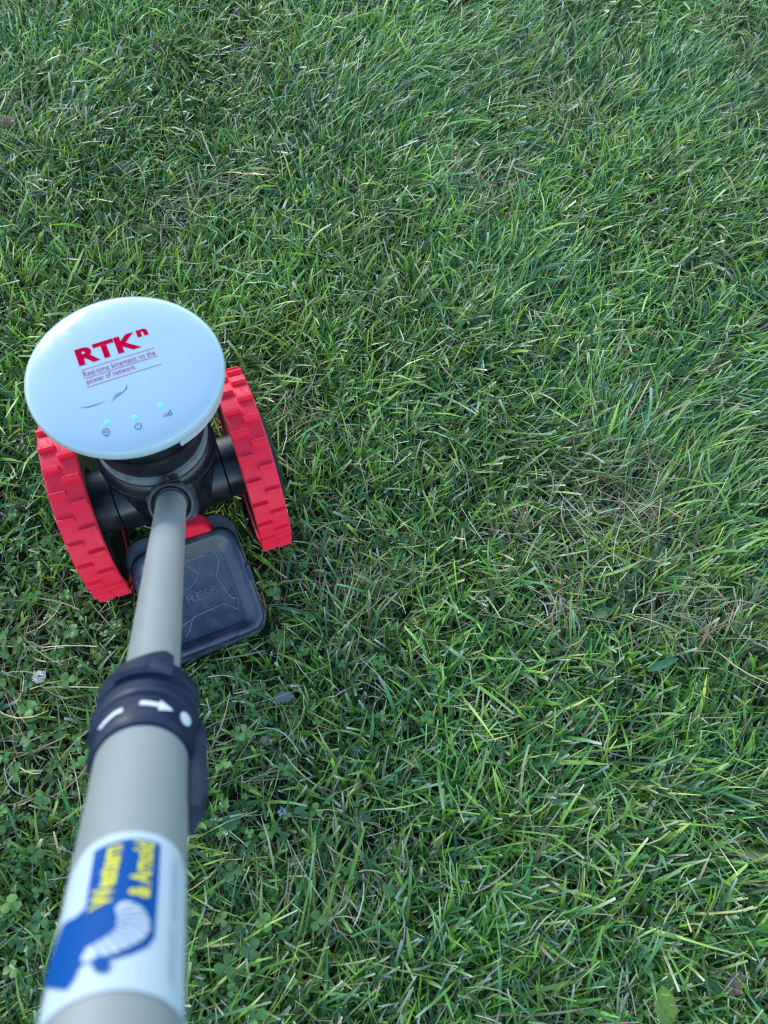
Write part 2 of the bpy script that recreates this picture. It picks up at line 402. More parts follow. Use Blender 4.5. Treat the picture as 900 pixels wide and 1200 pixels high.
# clamp between the two tubes
def band_s(v, r, u=177): return on_tube(u, v, r)[1]
RC = .0219
s0 = band_s(850, R2); s1 = band_s(814, RC); s2 = band_s(797, RC + .0006); s3 = s2 - .0035; s4 = s3 - .017
clamp = polepart('pole_clamp', lathe([(R2 - .002, s0 - .0002), (R2 + .0012, s0), (RC - .0006, s0 - .002), (RC, s0 - .004), (RC, s1), (RC + .0014, s1 - .0012), (RC + .0019, s1 - .003), (RC + .0017, s2 + .001), (RC - .0012, s2 - .001),
                                      (RC - .0014, s3), (RC + .0010, s3 - .0012), (RC + .0006, s4 + .006), (RC - .0010, s4 + .0015), (R1 + .003, s4), (R1 - .001, s4)], 96, cap=False), M['clamp'])
def wrapped(name, bm, r, m, parent, step=0.0012, lift=0.0003):
    """bm holds flat print in (arc length, distance) and is wrapped on the tube"""
    slice_bm(bm, step, 0)
    for v in bm.verts:
        a = v.co.x / r; v.co = ((r + lift) * math.cos(a), (r + lift) * math.sin(a), v.co.y)
    return obj(name, bm, m, parent)
def px_pts(pts, r): return [(a * r, s) for a, s in (on_tube(u, v, r) for u, v in pts)]
wrapped('printed_dash', ribbon_bm(px_pts([(117, 855), (125, 845), (134, 837), (144, 832)], RC), .0036), RC, M['mark'], clamp)
wrapped('printed_arrow', join_bm(ribbon_bm(px_pts([(164, 824), (177, 825), (189, 827.5)], RC), .0036),
                                 poly_bm(px_pts([(188, 821), (203, 834), (185, 833)], RC))), RC, M['mark'], clamp)
wrapped('printed_dot', poly_bm(px_pts([(217 + 5.5 * math.cos(t * .5236) + 2.5 * math.sin(t * .5236), 843 + 8.5 * math.sin(t * .5236)) for t in range(12)], RC)), RC, M['mark'], clamp)
def curved_block(a0, a1, sA_, sB, rin, rout, n=8, taper=0.0015):
    loops = []
    for k in range(n + 1):
        sA = sA_(k / n) if callable(sA_) else sA_
        a = a0 + (a1 - a0) * k / n; e = 1.0 if 0 < k < n else 0.55
        ro = rin + (rout - rin) * e
        c, s = math.cos(a), math.sin(a)
        loops.append([(rin * c, rin * s, sA), (rin * c, rin * s, sB), ((ro - taper) * c, (ro - taper) * s, sB), (ro * c, ro * s, sB - (sB - sA) * .15), (ro * c, ro * s, sA + (sB - sA) * .15), ((ro - taper) * c, (ro - taper) * s, sA)])
    return loft(loops)
for (ua, ub, sa, sb, ro) in ((120, 190, s4 - .001, s3 - .003, .0016), (134, 202, lambda q: s4 + .002 - .011 * max(0.0, 1 - abs(q - .80) / .55) ** 1.3, s3 - .0015, .0038), (194, 234, s4 + .001, s3 - .005, .0020)):
    aA, aB = on_tube(ua, 805, RC)[0], on_tube(ub, 805, RC)[0]
    obj('clamp_hinge', curved_block(aA, aB, sa, sb, RC - .004, RC + ro, n=16, taper=.0018), M['clamp'], clamp, 30)
aV = on_tube(224, 930, R2)[0]; sgn = 1 if aV > 0 else -1
obj('clamp_lever', curved_block(*sorted((sgn * math.radians(74), sgn * math.radians(112))), s2, on_tube(222, 952, R2)[1], R2 + .0006, R2 + .0075, n=10, taper=.003), M['clamp'], clamp, 30)

# sticker on the outer tube
a_r = on_tube(212, 1012, R2)[0]; sg = 1 if a_r > 0 else -1
sT = on_tube(158, 975, R2)[1]; sB = on_tube(138, 1161, R2)[1]
amax = math.radians(66) * R2
rr = .010
st = [(p[0], p[1] + (sT + sB) / 2) for p in rounded_rect(2 * amax, abs(sB - sT), rr, 8)]
hs = abs(sB - sT) / 2; st = [p for p in st if p[1] < (sT + sB) / 2] + [(-amax, max(sT, sB)), (amax, max(sT, sB))]
st.sort(key=lambda p: math.atan2(p[1] - (sT + sB) / 2, p[0]))
sticker = wrapped('sticker', poly_bm(st), R2, M['sticker'], sleeve)
blue = [(112, 999), (130, 990), (151, 985), (172, 986), (187, 991), (184, 1045), (180, 1100), (172, 1111), (155, 1119), (137, 1125), (118, 1128), (104, 1126), (95, 1134), (88, 1150), (79, 1162), (66, 1160), (54, 1157), (58, 1140), (66, 1112), (76, 1084), (90, 1076), (101, 1066), (106, 1035)]
wrapped('sticker_panel', poly_bm(px_pts(blue, R2)), R2, M['sblue'], sleeve, lift=.0006)
fan = [(148, 1059), (160, 1062), (169, 1070), (174, 1082), (174, 1094), (164, 1106), (148, 1114), (132, 1121), (115, 1126), (100, 1131), (96, 1128), (102, 1115), (116, 1106), (128, 1099), (136, 1090), (138, 1078), (135, 1067), (140, 1061)]
wrapped('sticker_shell', poly_bm(px_pts(fan, R2)), R2, M['sticker'], sleeve, lift=.0009)
ribs = []
for (a, c) in (((139, 1080), (173, 1078)), ((139, 1084), (174, 1088)), ((137, 1088), (172, 1097)), ((134, 1092), (164, 1106)), ((130, 1096), (154, 1111)), ((125, 1100), (143, 1116)), ((118, 1104), (131, 1121)), ((111, 1108), (119, 1124)), ((139, 1075), (170, 1071)), ((138, 1070), (162, 1063))):
    ribs.append(ribbon_bm(px_pts([a, c], R2), .00035))
wrapped('shell_ribs', join_bm(*ribs), R2, M['sblue'], sleeve, lift=.0012)
wrapped('sticker_dot', poly_bm(px_pts([(119 + 10.5 * math.cos(t * .4488), 1133 + 9 * math.sin(t * .4488)) for t in range(14)], R2)), R2, M['sblue'], sleeve, lift=.0012)
def tube_text(name, body, pA, pB, height, m, bold=0.0, lift=.0009):
    (aA, sA_), (aB, sB_) = on_tube(*pA, R2), on_tube(*pB, R2)
    L = math.hypot((aB - aA) * R2, sB_ - sA_); th = math.atan2(sB_ - sA_, (aB - aA) * R2)
    bm = text_bm(body, 0, L, 0, height, bold=bold)
    flip = 1
    for v in bm.verts:
        x, y = v.co.x, v.co.y
        v.co = (aA * R2 + math.cos(th) * x - math.sin(th) * y, sA_ + math.sin(th) * x + math.cos(th) * y, 0)
    return wrapped(name, bm, R2, m, sleeve, lift=lift)
tube_text('lettering', 'Western', (131, 1064), (145, 992), .0064, M['syellow'], .03)
tube_text('lettering', '& Arnold', (174, 1056), (180, 992), .0062, M['syellow'], .03)
for (pa, pb) in (((201, 1005), (199, 1050)), ((199, 1056), (198, 1078)), ((197, 1088), (196, 1112)), ((196, 1116), (195, 1150))):
    tube_text('lettering', random.choice(['nmuonm', 'moumn', 'unomnu']), pa, pb, .0022, M['sgrey'])

# ---- red bracket and the box that hangs under the pole
def wedge(pts, y0, y1):
    bm = bmesh.new()
    A = [bm.verts.new((x, y0, z)) for x, z in pts]; B = [bm.verts.new((x, y1, z)) for x, z in pts]; n = len(pts)
    for k in range(n): bm.faces.new((A[k], A[(k+1) % n], B[(k+1) % n], B[k]))
    bm.faces.new(list(reversed(A))); bm.faces.new(B); bmesh.ops.recalc_face_normals(bm, faces=bm.faces)
    bmesh.ops.bevel(bm, geom=bm.edges[:], offset=0.0012, segments=2, affect='EDGES')
    return bm
br = wedge([(-.026, .070), (.032, .070), (.029, .082), (.021, .108), (.012, .112), (-.012, .112), (-.020, .092)], -.066, -.052)
obj('red_bracket', br, M['red'], trolley, 30)
BW, BL, BT = .112, .118, .034
box_fr = Matrix.Translation((-.006, -.112, .052)) @ Matrix.Rotation(math.radians(3), 4, 'Z') @ Matrix.Rotation(math.radians(33), 4, 'X')
def ring_at(w, l, r, z): return [(p[0], p[1], z) for p in rounded_rect(w, l, r, 8)]
def ring_yy(w, y0, y1, r, z): return [(p[0], p[1] + (y0 + y1) / 2, z) for p in rounded_rect(w, y1 - y0, r, 8)]
bb = loft([ring_yy(BW - .016, -.050, .062, .016, -BT), ring_yy(BW - .004, -.060, .072, .018, -BT + .006), ring_yy(BW - .002, -.064, .075, .020, -.014), ring_yy(BW + .004, -.066, .074, .021, -.010), ring_yy(BW + .005, -.0665, .073, .021, -.004), ring_yy(BW, -.062, .068, .020, -.001)])
box = obj('equipment_box', bb, M['boxbase'], trolley, 35); box.matrix_local = box_fr
for k in range(5):
    rb_ = ring_yy(BW - .004, -.058, .0735, .019, 0)
    z = -.012 - k * .0042
    obj('case_ridge', lathe([(0.0006, -.034), (0.0012, -.032), (0.0012, .034), (0.0006, .036)], 6, 'X'), M['boxbase'], box).location = (0, .0745 - k * .0006, z)
lid = loft([ring_at(BW - .001, BL, .019, -.0015), ring_at(BW + .002, BL + .002, .020, .002), ring_at(BW + .002, BL + .002, .020, .006), ring_at(BW - .002, BL - .002, .018, .009), ring_at(BW - .006, BL - .006, .017, .0102),
            ring_at(BW - .011, BL - .012, .016, .0106), ring_at(BW - .016, BL - .016, .014, .0098), ring_yy(BW - .034, -.045, .036, .008, .0006), ring_yy(BW - .036, -.044, .035, .007, .0002)])
lid_o = obj('lid', lid, M['box'], box, 28)
def raised(name, pts, w, h=.0010):
    bm = ribbon_bm(pts, w)
    g = bmesh.ops.extrude_face_region(bm, geom=bm.faces[:])
    for v in g['geom']:
        if isinstance(v, bmesh.types.BMVert): v.co.z += h
    for v in bm.verts: v.co.z += .0001
    bmesh.ops.recalc_face_normals(bm, faces=bm.faces)
    return obj(name, bm, M['scuff'], box)
raised('embossed_line', [(.020, .034), (.030, .036), (.031, .026), (.023, .010), (.028, -.012), (.032, -.020)], .0010)
raised('embossed_line', [(-.030, -.028), (-.010, -.022), (.010, -.021), (.020, -.020), (.033, -.032), (.037, -.020), (.030, -.017)], .0010)
raised('embossed_line', [(-.014, -.022), (-.022, -.034), (-.028, -.040)], .0009)
raised('embossed_line', [(-.020, .036), (-.030, .034), (-.030, .024), (-.024, .010), (-.028, -.012)], .0010)
raised('embossed_line', [(-.004, .036), (.006, .020), (.000, .012), (-.008, .008)], .0009)
tb_ = text_bm('RESS', -.014, .020, -.0075, .0015, bold=.01)
for v in tb_.verts: v.co.z = .0007
obj('embossed_lettering', tb_, M['emboss'], box)
for sx in (-1, 1):
    lb = wedge([(-.010, -.004), (.010, -.004), (.009, .011), (-.009, .011)], -.0022, .0022)
    o = obj('lid_latch', lb, M['box'], box, 30); o.location = (sx * (BW / 2 + .001), .004, 0); o.rotation_euler = (0, 0, math.pi / 2)

# ------------------------------------------------------------------ the lawn
def in_device(P, pad=.002):
    """P (n,k,3) world points -> True where any point of a blade runs into the trolley"""
    q = P - BASE; x = q @ ax; y = q @ rl; z = P[..., 2]
    bad = np.zeros(x.shape, bool)
    for s in (-1, 1):
        bad |= (np.abs(x - s * GAUGE / 2) < WW / 2 + pad) & (y * y + (z - R) ** 2 < (R + pad) ** 2)
    bad |= (np.abs(x) < GAUGE / 2) & (y * y + (z - R) ** 2 < (.036 + pad) ** 2)
    for s in (-1, 1):
        bad |= (s > 0) & (np.abs(x - s * (GAUGE / 2 + WW / 2 + .004)) < .009) & (y * y + (z - R) ** 2 < (.060) ** 2)
    mi = np.array(box_fr.inverted())
    L = np.stack([x, y, z, np.ones_like(x)], -1) @ mi.T
    bad |= (np.abs(L[..., 0]) < BW / 2 + .003) & (np.abs(L[..., 1]) < BL / 2 + .004) & (L[..., 2] > -BT - .03) & (L[..., 2] < .016)
    return bad.any(1)

def hash_noise(x, y, scale, seed):
    """smooth value noise in 0..1"""
    g = np.random.default_rng(seed).random((64, 64))
    u = x / scale + 17.3; v = y / scale + 9.1
    i = np.floor(u).astype(int); j = np.floor(v).astype(int); fu = u - i; fv = v - j
    fu = fu * fu * (3 - 2 * fu); fv = fv * fv * (3 - 2 * fv)
    a = g[i % 64, j % 64]; b_ = g[(i+1) % 64, j % 64]; c = g[i % 64, (j+1) % 64]; d = g[(i+1) % 64, (j+1) % 64]
    return (a * (1-fu) + b_ * fu) * (1-fv) + (c * (1-fu) + d * fu) * fv
def blobs(x, y, spots):
    out = np.zeros_like(x)
    for (u, v, rpx, wgt) in spots:
        c = at_z(u, v); e = at_z(u + rpx, v); r = np.hypot(*(e - c)[:2])
        out = np.maximum(out, wgt * np.exp(-((x - c[0]) ** 2 + (y - c[1]) ** 2) / (r * r)))
    return out
COMBED = [(600, 60, 110, .9), (470, 130, 90, .9), (540, 200, 80, .7), (800, 120, 110, .8), (790, 540, 130, 1), (880, 460, 90, .9), (690, 470, 80, .6), (640, 330, 80, .5), (860, 720, 90, .6), (840, 1010, 100, .7), (700, 930, 80, .4), (560, 1000, 60, .4), (60, 130, 60, .5)]
DEAD = [(700, 600, 62, 1), (650, 720, 60, .75), (610, 640, 50, .6), (195, 265, 42, .9), (262, 235, 36, .8), (565, 225, 42, .9), (650, 135, 36, .8), (815, 742, 45, .8), (845, 62, 35, .7), (8, 138, 30, .9), (340, 500, 40, .5), (730, 470, 40, .4), (420, 1050, 60, .5), (640, 1090, 60, .6), (300, 75, 30, .6), (750, 720, 40, .6), (20, 780, 40, .5), (420, 700, 60, .4)]
CLOVER = [(30, 640, 80, .7), (60, 760, 90, 1), (50, 880, 90, 1), (30, 1020, 90, 1), (30, 1130, 90, 1), (120, 740, 50, .8), (300, 720, 70, .7), (290, 850, 80, 1), (310, 970, 80, .9), (290, 1110, 90, .9), (340, 640, 40, .6), (420, 830, 70, .4), (480, 520, 60, .3), (440, 620, 60, .3), (20, 400, 60, .25), (760, 1160, 60, .4), (420, 1130, 70, .4), (100, 100, 50, .25)]

LAWN_POLY = [at_z(-330, -70), at_z(1230, -70), at_z(1420, 1420), at_z(-520, 1420)]
def in_poly(x, y, poly=LAWN_POLY):
    ok = np.ones_like(x, bool); n = len(poly)
    for k in range(n):
        a, b_ = poly[k], poly[(k+1) % n]
        ok &= ((b_[0]-a[0]) * (y-a[1]) - (b_[1]-a[1]) * (x-a[0])) <= 0
    return ok
px_ = [p[0] for p in LAWN_POLY]; py_ = [p[1] for p in LAWN_POLY]
X0, X1, Y0, Y1 = min(px_), max(px_), min(py_), max(py_)

def blade_arrays(x, y, phi, L, W, th0, th1, kap, tw0, tw1, tipw, nseg=4, z0=None, bendp=1.0):
    n = len(x); k = nseg + 1
    t = np.linspace(0, 1, k)
    th = th0[:, None] + (th1 - th0)[:, None] * t[None] ** bendp
    ph = phi[:, None] + kap[:, None] * t[None]
    T = np.stack([np.sin(th) * np.cos(ph), np.sin(th) * np.sin(ph), np.cos(th)], -1)
    P = np.zeros((n, k, 3)); P[:, 0, 0] = x; P[:, 0, 1] = y; P[:, 0, 2] = 0.0 if z0 is None else z0
    seg = (T[:, 1:] + T[:, :-1]) * .5 * (L / nseg)[:, None, None]
    P[:, 1:] = P[:, :1] + np.cumsum(seg, 1)
    P[..., 2] = np.maximum(P[..., 2], .0012)
    Hh = np.stack([-np.sin(ph), np.cos(ph), np.zeros_like(ph)], -1)
    Nn = np.cross(T, Hh)
    tw = tw0[:, None] + (tw1 - tw0)[:, None] * t[None]
    Wv = np.cos(tw)[..., None] * Hh + np.sin(tw)[..., None] * Nn
    wp = np.interp(t, [0, .25, .6, .85, 1], [.62, .95, 1.0, .78, 0.0])[None] * np.ones((n, 1))
    wp[:, -1] = tipw
    half = Wv * (wp * (W / 2)[:, None])[..., None]
    return P, np.stack([P - half, P + half], 2)          # (n,k,2,3)
def strips_to_mesh(name, chunks):
    """chunks: list of (verts (n,k,2,3), colour (n,k,3)) -> one mesh with a point colour attribute"""
    Vs, Fs, Cs = [], [], []; off = 0
    for V, C in chunks:
        n, k = V.shape[:2]
        Vs.append(V.reshape(-1, 3)); Cs.append(np.repeat(C[:, :, None, :], 2, 2).reshape(-1, 3))
        i = np.arange(n)[:, None] * (2 * k) + off + 2 * np.arange(k - 1)[None]
        Fs.append(np.stack([i, i + 1, i + 3, i + 2], -1).reshape(-1, 4)); off += n * k * 2
    return quads_mesh(name, np.concatenate(Vs), np.concatenate(Fs), np.concatenate(Cs))
def quads_mesh(name, V, F, C):
    me = bpy.data.meshes.new(name)
    me.vertices.add(len(V)); me.vertices.foreach_set('co', V.astype(np.float32).ravel())
    w = F.shape[1]
    me.loops.add(len(F) * w); me.loops.foreach_set('vertex_index', F.astype(np.int32).ravel())
    me.polygons.add(len(F)); me.polygons.foreach_set('loop_start', np.arange(0, len(F) * w, w, dtype=np.int32))
    me.polygons.foreach_set('use_smooth', np.ones(len(F), bool))
    at = me.color_attributes.new('tint', 'FLOAT_COLOR', 'POINT')
    at.data.foreach_set('color', np.concatenate([C, np.ones((len(C), 1))], 1).astype(np.float32).ravel())
    me.update(calc_edges=True); return me

def leaf_mat(name, rough, trans, spec=0.5, bumpy=True):
    m, nt, b = mat(name); out = nt.nodes['Material Output']
    a = N(nt, 'ShaderNodeAttribute', attribute_name='tint')
    nt.links.new(a.outputs['Color'], b.inputs['Base Color'])
    b.inputs['Roughness'].default_value = rough; b.inputs['Specular IOR Level'].default_value = spec
    tc = N(nt, 'ShaderNodeTexCoord')
    n1 = N(nt, 'ShaderNodeTexNoise', Scale=900.0, Detail=2.0); nt.links.new(tc.outputs['Object'], n1.inputs['Vector'])
    bp = N(nt, 'ShaderNodeBump', Strength=0.35, Distance=0.0008); nt.links.new(n1.outputs[0], bp.inputs['Height']); nt.links.new(bp.outputs[0], b.inputs['Normal'])
    tr = N(nt, 'ShaderNodeBsdfTranslucent')
    mu = N(nt, 'ShaderNodeMix', data_type='RGBA', blend_type='MULTIPLY'); mu.inputs[0].default_value = 1.0
    nt.links.new(a.outputs['Color'], mu.inputs[6]); mu.inputs[7].default_value = (1.5, 1.45, 0.7, 1)
    nt.links.new(mu.outputs[2], tr.inputs['Color'])
    mx = N(nt, 'ShaderNodeMixShader'); mx.inputs[0].default_value = trans
    nt.links.new(b.outputs[0], mx.inputs[1]); nt.links.new(tr.outputs[0], mx.inputs[2]); nt.links.new(mx.outputs[0], out.inputs[0])
    return m
M['grass'] = leaf_mat('grass_blade', 0.34, 0.20, spec=0.5)
M['clover'] = leaf_mat('clover_leaf', 0.42, 0.25)
M['straw'] = leaf_mat('dry_straw', 0.6, 0.10, spec=0.35)

TINTS = np.array([[.165, .33, .042], [.26, .43, .052], [.085, .24, .052], [.38, .51, .085], [.045, .11, .03], [.11, .28, .085], [.47, .53, .16]])
def grass_chunk(x, y, local=True, scale=1.0):
    """rooted green blades at x, y"""
    n = len(x)
    if local:
        cb = blobs(x, y, COMBED) * (0.75 + .5 * hash_noise(x, y, .07, 5)); dead = blobs(x, y, DEAD); clo = blobs(x, y, CLOVER)
    else: cb = hash_noise(x, y, .12, 5) * .6; dead = np.zeros(n); clo = np.zeros(n)
    cb = np.clip(cb, 0, 1)
    # tufts: blades lean away from their tuft's centre, all share the tuft's habit
    cell = .022
    ci = np.floor(x / cell).astype(int); cj = np.floor(y / cell).astype(int)
    hsh = lambda s: (np.sin(ci * 127.1 + cj * 311.7 + s * 74.7) * 43758.5453) % 1.0
    cx = (ci + .2 + .6 * hsh(1)) * cell; cy = (cj + .2 + .6 * hsh(2)) * cell
    rad = np.arctan2(y - cy, x - cx)
    flow = math.radians(40) + (hash_noise(x, y, .16, 8) - .5) * 2.6
    if local:                                  # combed towards the upper right, flatter to the lower right
        flow = np.where(cb > .3, math.radians(38) + (hash_noise(x, y, .10, 9) - .5) * 1.5, flow)
        c = at_z(560, 1000); low = np.exp(-(np.maximum(0, y - c[1]) / .25) ** 2) * (y > -1)
        flow = np.where((low > .5) & (cb > .3), flow - .45, flow)
    vx = np.cos(rad) * (.75 - .5 * cb) + np.cos(flow) * (.45 + 1.3 * cb) + rng.normal(0, .62 - .28 * cb, n)
    vy = np.sin(rad) * (.75 - .5 * cb) + np.sin(flow) * (.45 + 1.3 * cb) + rng.normal(0, .62 - .28 * cb, n)
    phi = np.arctan2(vy, vx)
    hv = .75 + .5 * hash_noise(x, y, .09, 21)
    L = rng.gamma(6.5, .0072, n) * hv * (1 + .55 * cb) * (1 - .3 * dead) * (1 - .40 * clo) * (.8 + .4 * hsh(3))
    L = np.clip(L, .014, .12) * scale
    W = np.clip(rng.gamma(5, .00036, n) + .0006, .0008, .0046) * (1 + .18 * hsh(4))
    wide = rng.random(n) < .016; W = np.where(wide, rng.uniform(.0040, .0054, n), W * (.92 - .14 * cb))
    th0 = np.clip(rng.normal(.45, .28, n) + .45 * cb + .3 * dead, .02, 1.35)
    th1 = np.clip(th0 + np.abs(rng.normal(.65, .45, n)), .1, 2.0)
    th1 = np.where(cb > .4, np.minimum(th1, 1.75), th1)
    kap = rng.normal(0, .45, n)
    tw0 = rng.normal(0, .5, n); tw1 = tw0 + rng.normal(0, .9, n)
    tip = np.where(rng.random(n) < .45, rng.uniform(.45, .8, n), rng.uniform(.03, .2, n))
    P, V = blade_arrays(x, y, phi, L, W, th0, th1, kap, tw0, tw1, tip)
    over = P[..., 2].max(1); cap_h = .040 * scale * (1 - .3 * clo) * (.8 + .4 * rng.random(n))
    f = np.minimum(1, cap_h / np.maximum(over, 1e-4)); 
    V[..., 2] *= f[:, None, None]; P[..., 2] *= f[:, None]
    # colour
    big = hash_noise(x, y, .22, 31); sm = hash_noise(x, y, .05, 32)
    pr = np.stack([np.full(n, .26), .16 + .22 * big, .20 * (1.2 - big), .04 + .16 * sm * big, np.full(n, .22), .16 * (1.3 - big), np.full(n, .05)], 1)
    cdf = np.cumsum(pr / pr.sum(1, keepdims=True), 1); pick = (rng.random(n)[:, None] > cdf).sum(1).clip(0, 6)
    col = TINTS[pick] * rng.uniform(.66, 1.34, (n, 1)) * rng.uniform(.92, 1.08, (n, 3)) * (.72 + .56 * hash_noise(x, y, .15, 41))[:, None]
    drying = (rng.random(n) < .05 + .25 * dead); col = np.where(drying[:, None], np.array([.46, .38, .18]) * rng.uniform(.5, 1.3, (n, 1)), col)
    t = np.linspace(0, 1, 5)
    C = np.repeat(col[:, None, :], 5, 1)
    C[:, 0] = C[:, 0] * .5 + np.array([.12, .12, .05]) * .5                      # pale sheath at the foot
    cut = (tip > .4) & (rng.random(n) < .62)
    C[:, 4] = np.where(cut[:, None], np.array([.60, .56, .38]) * rng.uniform(.7, 1.2, (n, 1)), C[:, 4])
    return P, V, C

def jitter_points(density):
    n = int((X1 - X0) * (Y1 - Y0) * density)
    x = rng.uniform(X0, X1, n); y = rng.uniform(Y0, Y1, n)
    k = in_poly(x, y); return x[k], y[k]

x, y = jitter_points(56000)
keep = rng.random(len(x)) < (1 - .58 * blobs(x, y, DEAD)) * (1 - .38 * blobs(x, y, CLOVER)) * (.42 + .85 * hash_noise(x, y, .03, 3))
x, y = x[keep], y[keep]
P, V, C = grass_chunk(x, y)
ok = ~in_device(P); chunks = [(V[ok], C[ok])]
NBL = int(ok.sum())
tag(obj('lawn_grass', strips_to_mesh('lawn_grass', chunks), M['grass']), 'dense green mown grass covering the whole lawn', 'grass', kind='stuff')

# dry thatch: thin straw lying in and on the sward
def straw_chunk(x, y, zmax, thick=1.0):
    n = len(x)
    phi = rng.uniform(0, 2 * math.pi, n); L = rng.uniform(.018, .075, n); W = rng.uniform(.0006, .0016, n) * thick
    th0 = rng.normal(1.45, .16, n); th1 = th0 + rng.normal(0.05, .28, n); kap = rng.normal(0, .8, n)
    P, V = blade_arrays(x, y, phi, L, W, th0, th1, kap, rng.uniform(-1, 1, n), rng.uniform(-1, 1, n), rng.uniform(.3, 1, n), z0=rng.uniform(.003, 1, n) * zmax)
    cols = np.array([[.44, .34, .18], [.35, .25, .12], [.52, .44, .27], [.26, .16, .075], [.32, .31, .12]])
    col = cols[rng.integers(0, 5, n)] * rng.uniform(.7, 1.7, (n, 1))
    return P, V, np.repeat(col[:, None, :], 5, 1)
x, y = jitter_points(17000); d = blobs(x, y, DEAD); c = blobs(x, y, CLOVER)
k = rng.random(len(x)) < .26 + .74 * d + .22 * c; x, y, d = x[k], y[k], d[k]
P, V, C = straw_chunk(x, y, .016 + .016 * d + .016 * rng.random(len(x)) ** 2)
ok = ~in_device(P)
tag(obj('dry_thatch', strips_to_mesh('dry_thatch', [(V[ok], C[ok])]), M['straw']), 'thin beige dead grass stems lying among the green blades', 'dead grass', kind='stuff')

# clover
def leaflet_grid(cx, dir_, up, L, W, fold):
    """obovate leaflet: (5 rows x 3) verts"""
    side = np.cross(up, dir_)
    rows = [(0, .06), (.25, .30), (.55, .48), (.82, .44), (1.0, .16)]
    out = []
    for t, w in rows:
        c = cx + dir_ * (L * t) + up * (L * .10 * math.sin(t * 3.0)); hgt = up * (W * w * fold)
        notch = dir_ * (-.07 * L if t == 1.0 else 0)
        out.append([c - side * (W * w) + hgt, c + notch, c + side * (W * w) + hgt])
    return np.array(out)
def clover_geo(x, y, h, size, lean_phi, lean, tint, yaw, tilt_phi, tilt):
    """-> list of (verts, quads, colours) for one trefoil on its stalk"""
    top = np.array([x + math.cos(lean_phi) * lean, y + math.sin(lean_phi) * lean, h])
    base_ = np.array([x, y, 0.001])
    Vv, Ff, Cc = [], [], []
    pts = [base_ + (top - base_) * t + np.array([0, 0, h * .25 * math.sin(t * math.pi)]) for t in (0, .35, .7, 1)]
    sd_ = np.array([-math.sin(lean_phi), math.cos(lean_phi), 0]) * .0005
    for p in pts: Vv += [p - sd_, p + sd_]; Cc += [tint * .9 + np.array([.03, .03, .01])] * 2
    for k in range(3): Ff.append((2*k, 2*k+1, 2*k+3, 2*k+2))
    up = np.array([math.sin(tilt) * math.cos(tilt_phi), math.sin(tilt) * math.sin(tilt_phi), math.cos(tilt)])
    e1 = np.cross(up, [0, 1, 0.01]); e1 /= np.linalg.norm(e1); e2 = np.cross(up, e1)
    for k in range(3):
        a = yaw + k * 2.094 + random.uniform(-.12, .12)
        d_ = e1 * math.cos(a) + e2 * math.sin(a)
        dd = d_ * math.cos(.15) + up * math.sin(random.uniform(-.15, .35)); dd /= np.linalg.norm(dd)
        uu = np.cross(dd, np.cross(up, dd)); uu /= np.linalg.norm(uu)
        g = leaflet_grid(pts[-1], dd, uu, size, size * .98, random.uniform(.05, .45))
        o_ = len(Vv); Vv += list(g.reshape(-1, 3))
        sh = tint * random.uniform(.85, 1.15)
        for r in range(5):
            for c_ in range(3):
                q = sh * (1.25 if c_ == 1 else 1.0)
                if r == 2: q = q * .75 + np.array([.10, .16, .08]) * .25          # the pale chevron
                Cc.append(q)
        for r in range(4):
            for c_ in range(2):
                i = o_ + r * 3 + c_; Ff.append((i, i + 1, i + 4, i + 3))
    return np.array(Vv), np.array(Ff), np.array(Cc)
def rand_tint(): 
    t = random.random()
    return np.array([[.060, .135, .022], [.085, .165, .024], [.050, .115, .024], [.12, .20, .04]][int(t * 3.6)]) * random.uniform(1.0, 2.0)
def clover_at(x, y, size=None, hh=None):
    return clover_geo(x, y, hh or random.uniform(.008, .030), size or random.uniform(.0036, .0080), random.uniform(0, 6.28), random.uniform(.002, .014), rand_tint(),
                      random.uniform(0, 6.28), random.uniform(0, 6.28), abs(random.gauss(.35, .35)))
x, y = jitter_points(8500)
k = rng.random(len(x)) < np.clip(blobs(x, y, CLOVER), .015, 1); x, y = x[k], y[k]
ok = ~in_device(np.stack([np.stack([x, y, np.full_like(x, z)], -1) for z in (.005, .02, .035)], 1), pad=.012); x, y = x[ok], y[ok]
VV, FF, CC = [], [], []; off = 0
for a, b_ in zip(x, y):
    v, f, c = clover_at(a, b_); VV.append(v); FF.append(f + off); CC.append(c); off += len(v)
NCL = len(x)
tag(obj('clover', quads_mesh('clover', np.concatenate(VV), np.concatenate(FF), np.concatenate(CC)), M['clover']), 'low green clover leaves spreading between the grass blades', 'clover', kind='stuff')

# grass further out, beyond what the photograph shows: one patch repeated on points round the lawn
n = 7000; hx = rng.uniform(-.27, .27, n); hy = rng.uniform(-.27, .27, n)
P, V, C = grass_chunk(hx, hy, local=False)
far = obj('outer_grass', strips_to_mesh('outer_grass', [(V, C)]), M['grass'])
tag(far, 'mown grass going on around the lawn in view', 'grass', kind='stuff')
ng = bpy.data.node_groups.new('repeat_patch', 'GeometryNodeTree')
ng.interface.new_socket('Geometry', in_out='INPUT', socket_type='NodeSocketGeometry'); ng.interface.new_socket('Geometry', in_out='OUTPUT', socket_type='NodeSocketGeometry')
gi = ng.nodes.new('NodeGroupInput'); go = ng.nodes.new('NodeGroupOutput')
